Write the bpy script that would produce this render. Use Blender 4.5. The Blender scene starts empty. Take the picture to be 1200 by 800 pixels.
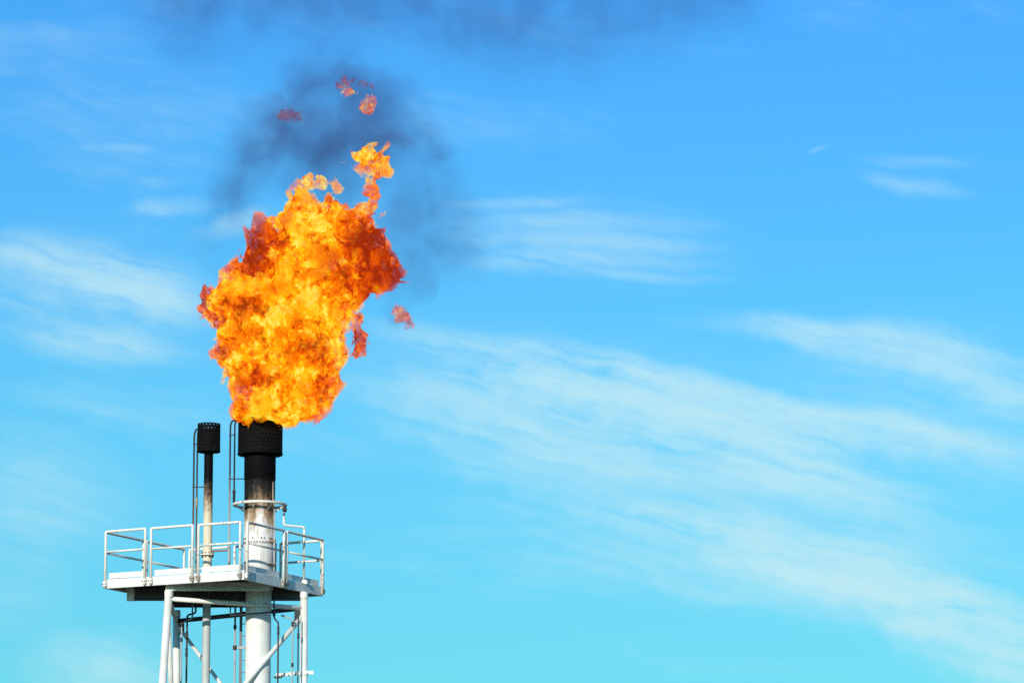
import bpy, bmesh, math, random
import numpy as np
from mathutils import Vector, Matrix

PI = math.pi
R = math.radians
random.seed(11)
sc = bpy.context.scene
C = sc.collection

# ------------------------------------------------------------------ camera
cam_d = bpy.data.cameras.new('camera')
cam = bpy.data.objects.new('camera', cam_d)
C.objects.link(cam)
cam.location = (6.95, -100.0, 1.7)
cam.rotation_euler = (R(90 + 10.2), 0, 0)
cam_d.sensor_width = 36
cam_d.lens = 150
cam_d.clip_start = 0.5
cam_d.clip_end = 60000
sc.camera = cam

# ------------------------------------------------------------------ exposure / render
sc.view_settings.view_transform = 'Standard'
sc.view_settings.look = 'None'
sc.view_settings.exposure = 0.0
sc.view_settings.gamma = 1.0
sc.view_settings.use_curve_mapping = False
sc.render.engine = 'CYCLES'
cy = sc.cycles
cy.use_denoising = False
cy.denoiser = 'OPENIMAGEDENOISE'
cy.transparent_max_bounces = 96
cy.max_bounces = 8
cy.volume_bounces = 1
cy.volume_max_steps = 512
cy.use_adaptive_sampling = True
cy.adaptive_threshold = 0.005

# ------------------------------------------------------------------ sun
SUN_EL = R(20)
SUN_DIR = Vector((-0.34, -0.94, 0)).normalized() * math.cos(SUN_EL) + Vector((0, 0, math.sin(SUN_EL)))
sun_d = bpy.data.lights.new('sun', 'SUN')
sun_d.energy = 4.3
sun_d.angle = R(0.53)
sun_d.color = (1.0, 0.95, 0.86)
sun = bpy.data.objects.new('sun', sun_d)
C.objects.link(sun)
sun.rotation_euler = SUN_DIR.to_track_quat('Z', 'Y').to_euler()
sun.location = (-40, -60, 60)


# ------------------------------------------------------------------ node helper
class NT:
    def __init__(self, tree):
        self.t = tree
        tree.nodes.clear()

    def n(self, kind, **kw):
        nd = self.t.nodes.new(kind)
        ins = kw.pop('ins', {})
        for k, v in kw.items():
            setattr(nd, k, v)
        for k, v in ins.items():
            s = nd.inputs[k]
            if hasattr(v, 'is_output') or isinstance(v, bpy.types.NodeSocket):
                self.t.links.new(v, s)
            else:
                s.default_value = v
        return nd

    def m(self, op, a, b=None, c=None, clamp=False):
        ins = {0: a}
        if b is not None:
            ins[1] = b
        if c is not None:
            ins[2] = c
        return self.n('ShaderNodeMath', operation=op, use_clamp=clamp, ins=ins).outputs[0]

    def mapr(self, v, a, b, c, d, smooth=False):
        nd = self.n('ShaderNodeMapRange', ins={0: v, 1: a, 2: b, 3: c, 4: d})
        nd.interpolation_type = 'SMOOTHSTEP' if smooth else 'LINEAR'
        nd.clamp = True
        return nd.outputs[0]

    def mix(self, f, a, b, mode='MIX'):
        nd = self.n('ShaderNodeMix', data_type='RGBA', blend_type=mode)
        for s, v in ((nd.inputs[0], f), (nd.inputs[6], a), (nd.inputs[7], b)):
            if isinstance(v, bpy.types.NodeSocket):
                self.t.links.new(v, s)
            elif isinstance(v, (tuple, list)):
                s.default_value = (*v[:3], 1.0)
            else:
                s.default_value = v
        return nd.outputs[2]

    def noise(self, vec, scale, detail=4, rough=0.55, dist=0.0):
        return self.n('ShaderNodeTexNoise', ins={'Vector': vec, 'Scale': scale, 'Detail': detail, 'Roughness': rough, 'Distortion': dist}).outputs[0]

    def mapping(self, vec, loc=(0, 0, 0), rot=(0, 0, 0), scale=(1, 1, 1), kind='POINT'):
        nd = self.n('ShaderNodeMapping', vector_type=kind, ins={'Vector': vec, 'Rotation': rot, 'Scale': scale})
        if 'Location' in nd.inputs and kind != 'NORMAL':
            nd.inputs['Location'].default_value = loc
        return nd.outputs[0]

    def ramp(self, f, stops, mode='LINEAR'):
        nd = self.n('ShaderNodeValToRGB', ins={0: f})
        cr = nd.color_ramp
        cr.interpolation = mode
        while len(cr.elements) > 1:
            cr.elements.remove(cr.elements[-1])
        for i, (p, c) in enumerate(stops):
            e = cr.elements[0] if i == 0 else cr.elements.new(p)
            e.position = p
            e.color = (*c, 1)
        return nd.outputs[0]

    def link(self, a, b):
        self.t.links.new(a, b)


# ------------------------------------------------------------------ world: clear sky with cirrus
world = bpy.data.worlds.new('World')
sc.world = world
world.use_nodes = True
w = NT(world.node_tree)
sky = w.n('ShaderNodeTexSky', sky_type='NISHITA')
sky.sun_disc = False
sky.sun_elevation = SUN_EL
sky.sun_rotation = math.atan2(SUN_DIR.x, SUN_DIR.y)
sky.altitude = 50
sky.air_density = 1.0
sky.dust_density = 0.35
sky.ozone_density = 2.2
tc = w.n('ShaderNodeTexCoord').outputs['Generated']
sep = w.n('ShaderNodeSeparateXYZ', ins={0: tc})
K = 180 / PI
az = w.m('MULTIPLY', w.m('ARCTAN2', sep.outputs[0], sep.outputs[1]), K)     # compass bearing, degrees
el = w.m('MULTIPLY', w.m('ARCSINE', sep.outputs[2]), K)                     # height above the horizon, degrees
ae = w.n('ShaderNodeCombineXYZ', ins={0: az, 1: el, 2: 0.0}).outputs[0]
# gentle bending of all cloud shapes
warp = w.n('ShaderNodeTexNoise', ins={'Vector': ae, 'Scale': 0.55, 'Detail': 3, 'Roughness': 0.55})
wv = w.n('ShaderNodeVectorMath', operation='SUBTRACT', ins={0: warp.outputs[1], 1: (0.5, 0.5, 0.5)}).outputs[0]
wv = w.n('ShaderNodeVectorMath', operation='MULTIPLY', ins={0: wv, 1: (1.6, 0.44, 0.0)}).outputs[0]
aw = w.n('ShaderNodeVectorMath', operation='ADD', ins={0: ae, 1: wv}).outputs[0]
# cloud streaks: bearing, height (degrees), half length, half width, slant, amount
STROKES = [
    (-0.93, 10.2, 1.39, 0.28, 12, 0.51),
    (0.0, 9.91, 1.89, 0.39, 13, 0.64),
    (1.4, 9.85, 1.89, 0.28, 14, 0.55),
    (1.16, 9.49, 2.52, 0.6, 12, 0.78),
    (2.79, 9.39, 2.52, 0.46, 11, 0.78),
    (3.01, 9.04, 2.9, 0.6, 9, 0.74),
    (4.52, 9.08, 2.65, 0.46, 9, 0.87),
    (6.23, 8.68, 2.39, 0.46, 10, 0.69),
    (-0.46, 9.51, 1.89, 0.36, 14, 0.41),
    (0.46, 8.94, 2.39, 0.39, 11, 0.46),
    (1.16, 9.17, 2.52, 0.32, 13, 0.41),
    (1.85, 8.53, 2.52, 0.36, 9, 0.46),
    (3.47, 8.58, 2.52, 0.53, 8, 0.64),
    (4.73, 8.17, 2.14, 0.39, 10, 0.46),
    (0.23, 8.37, 2.27, 0.36, 8, 0.28),
    (-1.39, 9.4, 1.76, 0.36, 14, 0.32),
    (-0.7, 8.82, 1.89, 0.32, 14, 0.28),
    (2.19, 7.85, 2.52, 0.43, 10, 0.51),
    (3.46, 7.5, 2.39, 0.46, 13, 0.64),
    (4.14, 7.09, 2.27, 0.43, 16, 0.64),
    (5.17, 6.85, 2.14, 0.64, 17, 0.78),
    (6.13, 6.25, 1.64, 0.89, 25, 1.1),
    (6.97, 5.92, 1.13, 0.89, 30, 0.64),
    (0.46, 7.91, 2.14, 0.36, 5, 0.28),
    (1.38, 7.45, 1.89, 0.32, 8, 0.28),
    (4.07, 10.38, 2.39, 0.25, 2, 0.46),
    (5.11, 10.16, 2.39, 0.32, 6, 0.46),
    (6.03, 9.78, 2.39, 0.43, 8, 0.51),
    (6.82, 9.33, 1.39, 0.43, 8, 0.37),
    (0.23, 12.03, 1.13, 0.12, 0, 0.26),
    (1.05, 11.78, 2.27, 0.18, 1, 0.28),
    (0.82, 11.52, 2.39, 0.18, 3, 0.28),
    (1.4, 11.27, 1.89, 0.14, 4, 0.28),
    (1.63, 11.05, 1.64, 0.12, 3, 0.24),
    (0.23, 11.23, 1.51, 0.25, 2, 0.32),
    (5.47, 12.24, 0.95, 0.21, 14, 0.33),
    (5.61, 12.57, 1.01, 0.16, 4, 0.23),
    (4.24, 12.75, 0.25, 0.05, -20, 0.18),
    (-6.4, 11.28, 1.64, 0.39, 4, 0.46),
    (-5.7, 10.95, 1.89, 0.53, 8, 0.64),
    (-4.89, 10.73, 1.39, 0.6, 4, 0.69),
    (-5.92, 10.15, 1.64, 0.39, 6, 0.46),
    (-5.22, 10.1, 1.13, 0.28, 10, 0.37),
    (-6.62, 10.65, 1.01, 0.32, 4, 0.32),
    (-4.61, 11.94, 0.88, 0.18, -3, 0.37),
    (-3.68, 11.76, 0.76, 0.21, -18, 0.41),
    (-5.38, 12.72, 0.76, 0.11, 0, 0.28),
    (-4.68, 12.28, 0.76, 0.11, 0, 0.18),
    (-5.49, 5.71, 1.39, 0.78, 8, 0.55),
    (-6.45, 8.14, 1.76, 1.24, 8, 0.37),
    (-6.66, 6.95, 1.13, 1.07, 0, 0.18),
    (2.55, 8.76, 5.42, 1.69, 11, 0.22),
    (4.15, 7.43, 4.03, 1.42, 15, 0.2),
    (0.0, 9.4, 3.28, 1.24, 12, 0.22),
    (5.79, 9.69, 2.9, 1.07, 7, 0.26),
    (-5.58, 10.72, 2.39, 1.24, 6, 0.26),
    (0.94, 11.52, 2.77, 0.89, 3, 0.18),
]
total = None
for (a0, e0, hl, hw, ang, amp) in STROKES:
    mp = w.mapping(aw, loc=(a0, e0, 0), rot=(0, 0, R(-ang)), scale=(hl, hw, 1), kind='TEXTURE')
    g = w.n('ShaderNodeTexGradient', gradient_type='SPHERICAL', ins={0: mp}).outputs[1]
    g = w.mapr(g, 0.0, 1.0, 0.0, amp, smooth=True)
    total = g if total is None else w.m('ADD', total, g)
total = w.m('MINIMUM', total, 1.05)
# streaky ice-cloud texture drawn out along the wind
sv = w.mapping(aw, rot=(0, 0, R(-12)), scale=(3.8, 0.55, 1), kind='TEXTURE')
st1 = w.noise(sv, 1.0, 8, 0.60, 0.25)
st2 = w.noise(w.mapping(aw, loc=(31, 7, 0), rot=(0, 0, R(-15)), scale=(2.9, 0.20, 1), kind='TEXTURE'), 1.0, 7, 0.62, 0.2)
puff = w.noise(ae, 2.2, 7, 0.62)
tex = w.m('ADD', w.m('ADD', w.m('MULTIPLY', st1, 0.52), w.m('MULTIPLY', st2, 0.30)), w.m('MULTIPLY', puff, 0.18))
tex = w.mapr(tex, 0.37, 0.64, 0.04, 1.35)
# faint cirrus everywhere else in the sky
far_n = w.noise(w.mapping(aw, loc=(5, 40, 0), rot=(0, 0, R(-10)), scale=(11, 2.4, 1), kind='TEXTURE'), 1.0, 6, 0.6, 0.4)
far_c = w.mapr(far_n, 0.52, 0.78, 0.0, 0.42, smooth=True)
cover = w.m('MULTIPLY', w.m('ADD', total, far_c), tex)
cover = w.m('SUBTRACT', 1.0, w.m('POWER', 2.718, w.m('MULTIPLY', cover, -1.35)))
# the clear sky: more saturated than the model gives, as the photograph is
grade = w.mix(w.mapr(el, 5.0, 9.5, 0.0, 1.0), (0.33, 0.985, 1.08), (0.375, 1.12, 1.34))
grade = w.mix(w.mapr(el, 9.5, 15.5, 0.0, 1.0), grade, (0.275, 1.02, 1.66))
tint = w.mix(1.0, sky.outputs[0], grade, 'MULTIPLY')
cloud = (5.6, 8.4, 9.0)
col = w.mix(cover, tint, cloud)
world.cycles.sampling_method = 'MANUAL'
world.cycles.sample_map_resolution = 256
bg = w.n('ShaderNodeBackground', ins={'Color': col, 'Strength': 0.10})
out = w.n('ShaderNodeOutputWorld', ins={'Surface': bg.outputs[0]})


# ------------------------------------------------------------------ materials
def mat(name):
    m_ = bpy.data.materials.new(name)
    m_.use_nodes = True
    return m_, NT(m_.node_tree)


def finish(nt, bsdf):
    nt.n('ShaderNodeOutputMaterial', ins={'Surface': bsdf.outputs[0]})


def paint(name, base, rust=0.3, dirt=0.3, rough=0.5, rust_col=(0.23, 0.085, 0.025), scale=1.0):
    """weathered paint: stains, rust freckles, streaks"""
    m_, t = mat(name)
    pos = t.n('ShaderNodeNewGeometry').outputs['Position']
    n1 = t.noise(pos, 2.3 * scale, 8, 0.62)
    n2 = t.noise(t.mapping(pos, scale=(14, 14, 1.6)), 1.0 * scale, 6, 0.6)
    n3 = t.noise(pos, 26.0 * scale, 4, 0.6)
    tone = t.mapr(n1, 0.3, 0.7, 0.78, 1.06)
    c0 = t.mix(1.0, base, t.n('ShaderNodeCombineXYZ', ins={0: tone, 1: tone, 2: t.m('POWER', tone, 1.15)}).outputs[0], 'MULTIPLY')
    streak = t.mapr(n2, 0.72 - 0.16 * dirt, 0.86, 0.0, 0.55 * dirt + 0.1)
    c1 = t.mix(streak, c0, (0.17, 0.12, 0.08))
    rr = t.m('ADD', t.m('MULTIPLY', n1, 0.55), t.m('MULTIPLY', n3, 0.45))
    rf = t.mapr(rr, 0.66 - 0.17 * rust, 0.72 - 0.14 * rust, 0.0, 0.9)
    rc = t.mix(n3, rust_col, (0.10, 0.035, 0.012))
    c2 = t.mix(rf, c1, rc)
    rg = t.mapr(rf, 0, 1, rough, 0.85)
    bmp = t.n('ShaderNodeBump', ins={'Height': rr, 'Strength': 0.25, 'Distance': 0.01})
    b = t.n('ShaderNodeBsdfPrincipled', ins={'Base Color': c2, 'Roughness': rg, 'Normal': bmp.outputs[0], 'Specular IOR Level': 0.35})
    finish(t, b)
    return m_


def sooted(name, z_black, z_clean, base):
    """painted stack burnt black towards its tip; the scorch runs down in tongues"""
    m_, t = mat(name)
    pos = t.n('ShaderNodeNewGeometry').outputs['Position']
    z = t.n('ShaderNodeSeparateXYZ', ins={0: pos}).outputs[2]
    n1 = t.noise(t.mapping(pos, scale=(5, 5, 0.9)), 1.0, 7, 0.62)
    n2 = t.noise(pos, 11.0, 6, 0.62)
    n3 = t.noise(t.mapping(pos, scale=(16, 16, 1.2)), 1.0, 6, 0.6)
    zz = t.m('ADD', z, t.m('MULTIPLY', t.m('SUBTRACT', n1, 0.5), 1.35 * (z_black - z_clean)))
    zz = t.m('ADD', zz, t.m('MULTIPLY', t.m('SUBTRACT', n2, 0.5), 0.9))
    f = t.mapr(zz, z_clean, z_black, 0.0, 1.0)
    stain = t.ramp(f, [(0.0, base), (0.30, tuple(0.86 * b for b in base)), (0.48, (0.42, 0.29, 0.17)),
                       (0.66, (0.19, 0.11, 0.055)), (0.82, (0.030, 0.021, 0.016)), (1.0, (0.005, 0.005, 0.005))])
    hard = t.mapr(t.m('ADD', z, t.m('MULTIPLY', t.m('SUBTRACT', n2, 0.5), 0.45)), z_black - 0.12, z_black - 0.02, 0, 1)
    c = t.mix(hard, stain, (0.0045, 0.0042, 0.0048))
    low = t.m('MULTIPLY', t.mapr(n3, 0.50, 0.75, 0.0, 0.5), t.m('MULTIPLY', t.mapr(z, z_clean - 2.2, z_clean, 0.0, 1.0), t.mapr(f, 0.35, 0.7, 1.0, 0.0)))
    c = t.mix(low, c, (0.30, 0.19, 0.10))
    b = t.n('ShaderNodeBsdfPrincipled', ins={'Base Color': c, 'Roughness': 0.62, 'Specular IOR Level': t.mapr(hard, 0, 1, 0.25, 0.05)})
    finish(t, b)
    return m_


def soot_black(name):
    m_, t = mat(name)
    pos = t.n('ShaderNodeNewGeometry').outputs['Position']
    n = t.noise(pos, 9.0, 6, 0.6)
    c = t.ramp(n, [(0.3, (0.003, 0.003, 0.0035)), (0.62, (0.006, 0.0055, 0.0055)), (0.8, (0.020, 0.012, 0.008))])
    b = t.n('ShaderNodeBsdfPrincipled', ins={'Base Color': c, 'Roughness': 0.8, 'Specular IOR Level': 0.10})
    finish(t, b)
    return m_


def burnt_pipe(name, z_black, z_clean, mid=(0.23, 0.12, 0.06), low=(0.55, 0.47, 0.38)):
    m_, t = mat(name)
    pos = t.n('ShaderNodeNewGeometry').outputs['Position']
    z = t.n('ShaderNodeSeparateXYZ', ins={0: pos}).outputs[2]
    n = t.noise(pos, 7.0, 6, 0.65)
    zz = t.m('ADD', z, t.m('MULTIPLY', t.m('SUBTRACT', n, 0.5), 1.2))
    f = t.mapr(zz, z_clean, z_black, 0, 1)
    c = t.ramp(f, [(0, low), (0.35, mid), (0.75, (0.05, 0.03, 0.02)), (1, (0.012, 0.011, 0.012))])
    b = t.n('ShaderNodeBsdfPrincipled', ins={'Base Color': c, 'Roughness': 0.7})
    finish(t, b)
    return m_


M = {}
M['white'] = paint('white_paint', (0.80, 0.79, 0.72), rust=0.30, dirt=0.6)
M['leg'] = paint('tower_paint', (0.84, 0.82, 0.73), rust=0.12, dirt=0.45, rough=0.42)
M['rail'] = paint('rail_paint', (0.88, 0.83, 0.71), rust=0.68, dirt=0.3, rust_col=(0.50, 0.27, 0.12), scale=0.6)
M['channel'] = paint('channel_paint', (0.82, 0.81, 0.73), rust=0.36, dirt=1.0)
M['beam'] = paint('shaded_beam_paint', (0.07, 0.072, 0.07), rust=0.62, dirt=0.9, rust_col=(0.05, 0.035, 0.03))  # stained paint, base darkened as well to carry the shade under the platform
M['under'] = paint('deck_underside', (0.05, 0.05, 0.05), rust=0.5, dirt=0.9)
M['bracket'] = paint('bracket_rust', (0.42, 0.40, 0.36), rust=0.95, dirt=1.0, rust_col=(0.10, 0.06, 0.035))
M['stack'] = sooted('stack_paint', 16.75, 14.85, (0.80, 0.77, 0.71))
M['stack_low'] = paint('stack_lower_paint', (0.82, 0.81, 0.73), rust=0.0, dirt=0.2)
M['small'] = sooted('slim_stack_paint', 16.75, 15.55, (0.74, 0.62, 0.43))
M['small_low'] = paint('slim_stack_lower_paint', (0.52, 0.53, 0.50), rust=0.22, dirt=1.0)
M['soot'] = soot_black('soot')
M['burnt'] = burnt_pipe('burnt_pipe', 17.4, 14.3)
M['burnt_white'] = burnt_pipe('burnt_white_pipe', 17.6, 14.9, mid=(0.48, 0.40, 0.30), low=(0.72, 0.69, 0.62))
M['steel'] = paint('dark_steel', (0.16, 0.165, 0.17), rust=0.3, dirt=0.6)
M['pipe_grey'] = paint('grey_pipe', (0.42, 0.44, 0.44), rust=0.5, dirt=1.0, rust_col=(0.06, 0.035, 0.025))
M['pipe_dark'] = paint('dark_pipe', (0.05, 0.045, 0.045), rust=0.4, dirt=0.6)
M['rusty'] = paint('rusty_bolt', (0.26, 0.13, 0.06), rust=0.8, dirt=0.5)


def ground_mat():
    m_, t = mat('dry_grassland')
    pos = t.n('ShaderNodeNewGeometry').outputs['Position']
    n = t.noise(pos, 0.08, 8, 0.65)
    n2 = t.noise(pos, 2.5, 6, 0.7)
    c = t.ramp(t.m('ADD', t.m('MULTIPLY', n, 0.6), t.m('MULTIPLY', n2, 0.4)),
               [(0.35, (0.035, 0.045, 0.018)), (0.5, (0.07, 0.07, 0.032)), (0.65, (0.13, 0.11, 0.07))])
    b = t.n('ShaderNodeBsdfPrincipled', ins={'Base Color': c, 'Roughness': 0.95})
    finish(t, b)
    return m_


# ------------------------------------------------------------------ mesh helpers
def add_box(bm, lo, hi, mtx=None):
    vs = [bm.verts.new((x, y, z)) for z in (lo[2], hi[2]) for y in (lo[1], hi[1]) for x in (lo[0], hi[0])]
    for f in ((0, 2, 3, 1), (4, 5, 7, 6), (0, 1, 5, 4), (2, 6, 7, 3), (0, 4, 6, 2), (1, 3, 7, 5)):
        bm.faces.new([vs[i] for i in f])
    if mtx:
        bmesh.ops.transform(bm, matrix=mtx, verts=vs)
    return vs


def add_tube(bm, pts, r, seg=10, caps=True, closed=False, r1=None):
    pts = [Vector(p) for p in pts]
    n = len(pts)
    rings = []
    up0 = None
    for i, p in enumerate(pts):
        if closed:
            d = (pts[(i + 1) % n] - pts[i - 1]).normalized()
        elif i == 0:
            d = (pts[1] - p).normalized()
        elif i == n - 1:
            d = (p - pts[-2]).normalized()
        else:
            d = ((pts[i + 1] - p).normalized() + (p - pts[i - 1]).normalized()).normalized()
        if up0 is None:
            up0 = Vector((0, 0, 1)) if abs(d.z) < 0.9 else Vector((1, 0, 0))
        side = d.cross(up0).normalized()
        up = side.cross(d).normalized()
        up0 = up
        rr = r if r1 is None else r + (r1 - r) * i / max(1, n - 1)
        rings.append([bm.verts.new(p + rr * (math.cos(2 * PI * k / seg) * side + math.sin(2 * PI * k / seg) * up)) for k in range(seg)])
    m_ = n if closed else n - 1
    for i in range(m_):
        a, b = rings[i], rings[(i + 1) % n]
        for k in range(seg):
            f = bm.faces.new((a[k], a[(k + 1) % seg], b[(k + 1) % seg], b[k]))
            f.smooth = True
    if caps and not closed:
        bm.faces.new(rings[0][::-1])
        bm.faces.new(rings[-1])


def bend(pts, rad=0.08, k=5):
    """round the inner corners of a polyline"""
    pts = [Vector(p) for p in pts]
    o = [pts[0]]
    for i in range(1, len(pts) - 1):
        a, p, b = pts[i - 1], pts[i], pts[i + 1]
        r_ = min(rad, (a - p).length * 0.45, (b - p).length * 0.45)
        s = p + (a - p).normalized() * r_
        e = p + (b - p).normalized() * r_
        for j in range(k + 1):
            u = j / k
            o.append((1 - u) ** 2 * s + 2 * u * (1 - u) * p + u * u * e)
    o.append(pts[-1])
    return o


def add_lathe(bm, prof, seg=40, c=(0, 0)):
    rings = [[bm.verts.new((c[0] + r * math.cos(2 * PI * k / seg), c[1] + r * math.sin(2 * PI * k / seg), z)) for k in range(seg)] for r, z in prof]
    for a, b in zip(rings, rings[1:]):
        for k in range(seg):
            f = bm.faces.new((a[k], a[(k + 1) % seg], b[(k + 1) % seg], b[k]))
            f.smooth = True
    return rings


def obj(name, bm, material, parent=None, bevel=0.0):
    bmesh.ops.recalc_face_normals(bm, faces=bm.faces)
    me = bpy.data.meshes.new(name)
    bm.to_mesh(me)
    bm.free()
    me.materials.append(material)
    o = bpy.data.objects.new(name, me)
    C.objects.link(o)
    if parent:
        o.parent = parent
    if bevel:
        b = o.modifiers.new('bevel', 'BEVEL')
        b.width = bevel
        b.segments = 2
        b.limit_method = 'ANGLE'
    return o


def tag(o, label, cat=None, group=None, kind=None):
    o['label'] = label
    if cat:
        o['category'] = cat
    if group:
        o['group'] = group
    if kind:
        o['kind'] = kind
    return o


def thing(name, label, cat, loc=(0, 0, 0), rz=0.0, group=None):
    o = bpy.data.objects.new(name, None)
    C.objects.link(o)
    o.location = loc
    o.rotation_euler = (0, 0, rz)
    o.empty_display_size = 0.2
    return tag(o, label, cat, group)


def tube_obj(name, pts, r, material, parent, seg=10, rad=0.0, k=5):
    bm = bmesh.new()
    add_tube(bm, bend(pts, rad, k) if rad else pts, r, seg)
    return obj(name, bm, material, parent)


def loc_pts(base, pts):
    return [tuple(Vector(p) - Vector(base)) for p in pts]


# ------------------------------------------------------------------ ground
bm = bmesh.new()
S = 20000
vs = [bm.verts.new(v) for v in ((-S, -S, 0), (S, -S, 0), (S, S, 0), (-S, S, 0))]
bm.faces.new(vs)
tag(obj('ground', bm, ground_mat()), 'flat open ground around the foot of the tower', kind='structure')

# ------------------------------------------------------------------ support tower: three tubular legs
ZT = 13.80
legs = {'A': (Vector((-1.235, 1.25, 13.885)), Vector((-0.052, -0.030, -1))),
        'B': (Vector((1.93, 2.42, 13.99)), Vector((0.006, 0.000, -1))),
        'C': (Vector((-1.31, 4.55, ZT)), Vector((0.010, 0.030, -1)))}
RAD = {'A': 0.094, 'B': 0.090, 'C': 0.090}


def leg_at(k, z):
    p, d = legs[k]
    return p + d * ((p.z - z) / 1.0)


tower = thing('support_tower', 'white three-legged tubular steel tower carrying the square platform', 'tower', (0.0, 2.3, 0.0))
TB = Vector((0.0, 2.3, 0.0))
for k in 'ABC':
    p0, p1 = leg_at(k, 0.0) - TB, legs[k][0] - TB
    lg = tube_obj('leg', [p0, p1], RAD[k], M['leg'], tower, seg=20)
    bm = bmesh.new()
    add_box(bm, (p0.x - 0.25, p0.y - 0.25, 0.0), (p0.x + 0.25, p0.y + 0.25, 0.04))
    obj('base_plate', bm, M['leg'], lg)
    bm = bmesh.new()
    add_lathe(bm, [(RAD[k] + 0.012, p1.z - 0.16), (RAD[k] + 0.012, p1.z - 0.004)], 20, (p1.x, p1.y))
    obj('leg_collar', bm, M['leg'], lg)
levels = [13.57, 9.0, 4.9, 0.85]
DZ = {'A': 0.12, 'B': 0.03, 'C': -0.04}      # the top ring sits slightly out of level
for i, z in enumerate(levels):
    for a, b in (('A', 'B'), ('B', 'C'), ('C', 'A')):
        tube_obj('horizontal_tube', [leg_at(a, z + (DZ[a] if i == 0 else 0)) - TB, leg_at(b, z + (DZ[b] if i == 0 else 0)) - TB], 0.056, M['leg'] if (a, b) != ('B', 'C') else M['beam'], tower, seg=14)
    if i < 3:
        zt, zb = z - 0.12, levels[i + 1] + 0.12
        for a, b, r_ in (('B', 'A', 0.060), ('C', 'B', 0.046), ('A', 'C', 0.060)):
            tube_obj('diagonal_brace', [leg_at(a, zt) - TB, leg_at(b, zb) - TB], r_, M['leg'], tower, seg=14)
# small gusset plates where braces meet the legs
for k, q, z in (('B', 'A', 13.40), ('C', 'B', 13.36), ('A', 'C', 13.42)):
    a = leg_at(k, z) - TB
    d = (leg_at(q, z) - leg_at(k, z)).normalized()
    bm = bmesh.new()
    rot = Matrix.Translation(a + d * 0.14) @ Matrix.Rotation(math.atan2(d.y, d.x), 4, 'Z')
    add_box(bm, (-0.10, -0.008, -0.16), (0.10, 0.008, 0.20), rot)
    obj('gusset_plate', bm, M['beam'], tower)


# ------------------------------------------------------------------ I-beams lying across the legs
def ibeam(bm, x0, x1, y, z0, z1, wd=0.13, tf=0.016, tw=0.012):
    add_box(bm, (x0, y - wd / 2, z0), (x1, y + wd / 2, z0 + tf))
    add_box(bm, (x0, y - wd / 2, z1 - tf), (x1, y + wd / 2, z1))
    add_box(bm, (x0 + 0.004, y - tw / 2, z0 + tf), (x1 - 0.004, y + tw / 2, z1 - tf))


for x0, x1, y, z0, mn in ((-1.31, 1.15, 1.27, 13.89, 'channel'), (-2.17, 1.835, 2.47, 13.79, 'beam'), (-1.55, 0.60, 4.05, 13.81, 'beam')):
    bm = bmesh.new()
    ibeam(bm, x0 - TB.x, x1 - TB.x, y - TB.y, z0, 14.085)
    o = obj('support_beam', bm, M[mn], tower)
    for xe in (x0 + 0.004, x1 - 0.004):
        bm = bmesh.new()
        add_box(bm, (xe - 0.006, y - TB.y - 0.062, z0 + 0.017), (xe + 0.006, y - TB.y + 0.062, 14.067))
        obj('end_plate', bm, M['channel'], o)

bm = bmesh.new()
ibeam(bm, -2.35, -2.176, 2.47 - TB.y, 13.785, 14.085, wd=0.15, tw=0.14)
obj('beam_lit_end', bm, M['leg'], tower)  # added white end block; sunlight on the beam end put into its colour

# ------------------------------------------------------------------ platform
HX, HY = 1.955, 1.865
PB = Vector((-0.245, 2.555, 14.0))
plat = thing('service_platform', 'square white steel platform with guard rails, below the burning stack tip', 'platform', PB, R(-27.4))
CH = 0.215                         # depth of the edge channels
DECK = 0.195
# deck plates under foot (with the openings for both stacks left between plates)
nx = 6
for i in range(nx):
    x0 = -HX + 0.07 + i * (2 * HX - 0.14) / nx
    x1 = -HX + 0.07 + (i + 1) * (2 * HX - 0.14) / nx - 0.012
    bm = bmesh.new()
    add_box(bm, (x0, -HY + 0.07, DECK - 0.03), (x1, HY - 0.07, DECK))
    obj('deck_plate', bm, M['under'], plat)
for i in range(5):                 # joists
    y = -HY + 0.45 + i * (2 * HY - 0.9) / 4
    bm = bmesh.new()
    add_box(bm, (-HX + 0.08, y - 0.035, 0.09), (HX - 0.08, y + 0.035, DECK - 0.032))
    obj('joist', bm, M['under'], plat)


def channel(bm, length, h):        # along x, web on -y, flanges inward
    t = 0.012
    add_box(bm, (-length / 2, 0, 0), (length / 2, t, h))
    add_box(bm, (-length / 2, t, 0), (length / 2, 0.075, t))
    add_box(bm, (-length / 2, t, h - t), (length / 2, 0.075, h))


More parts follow.
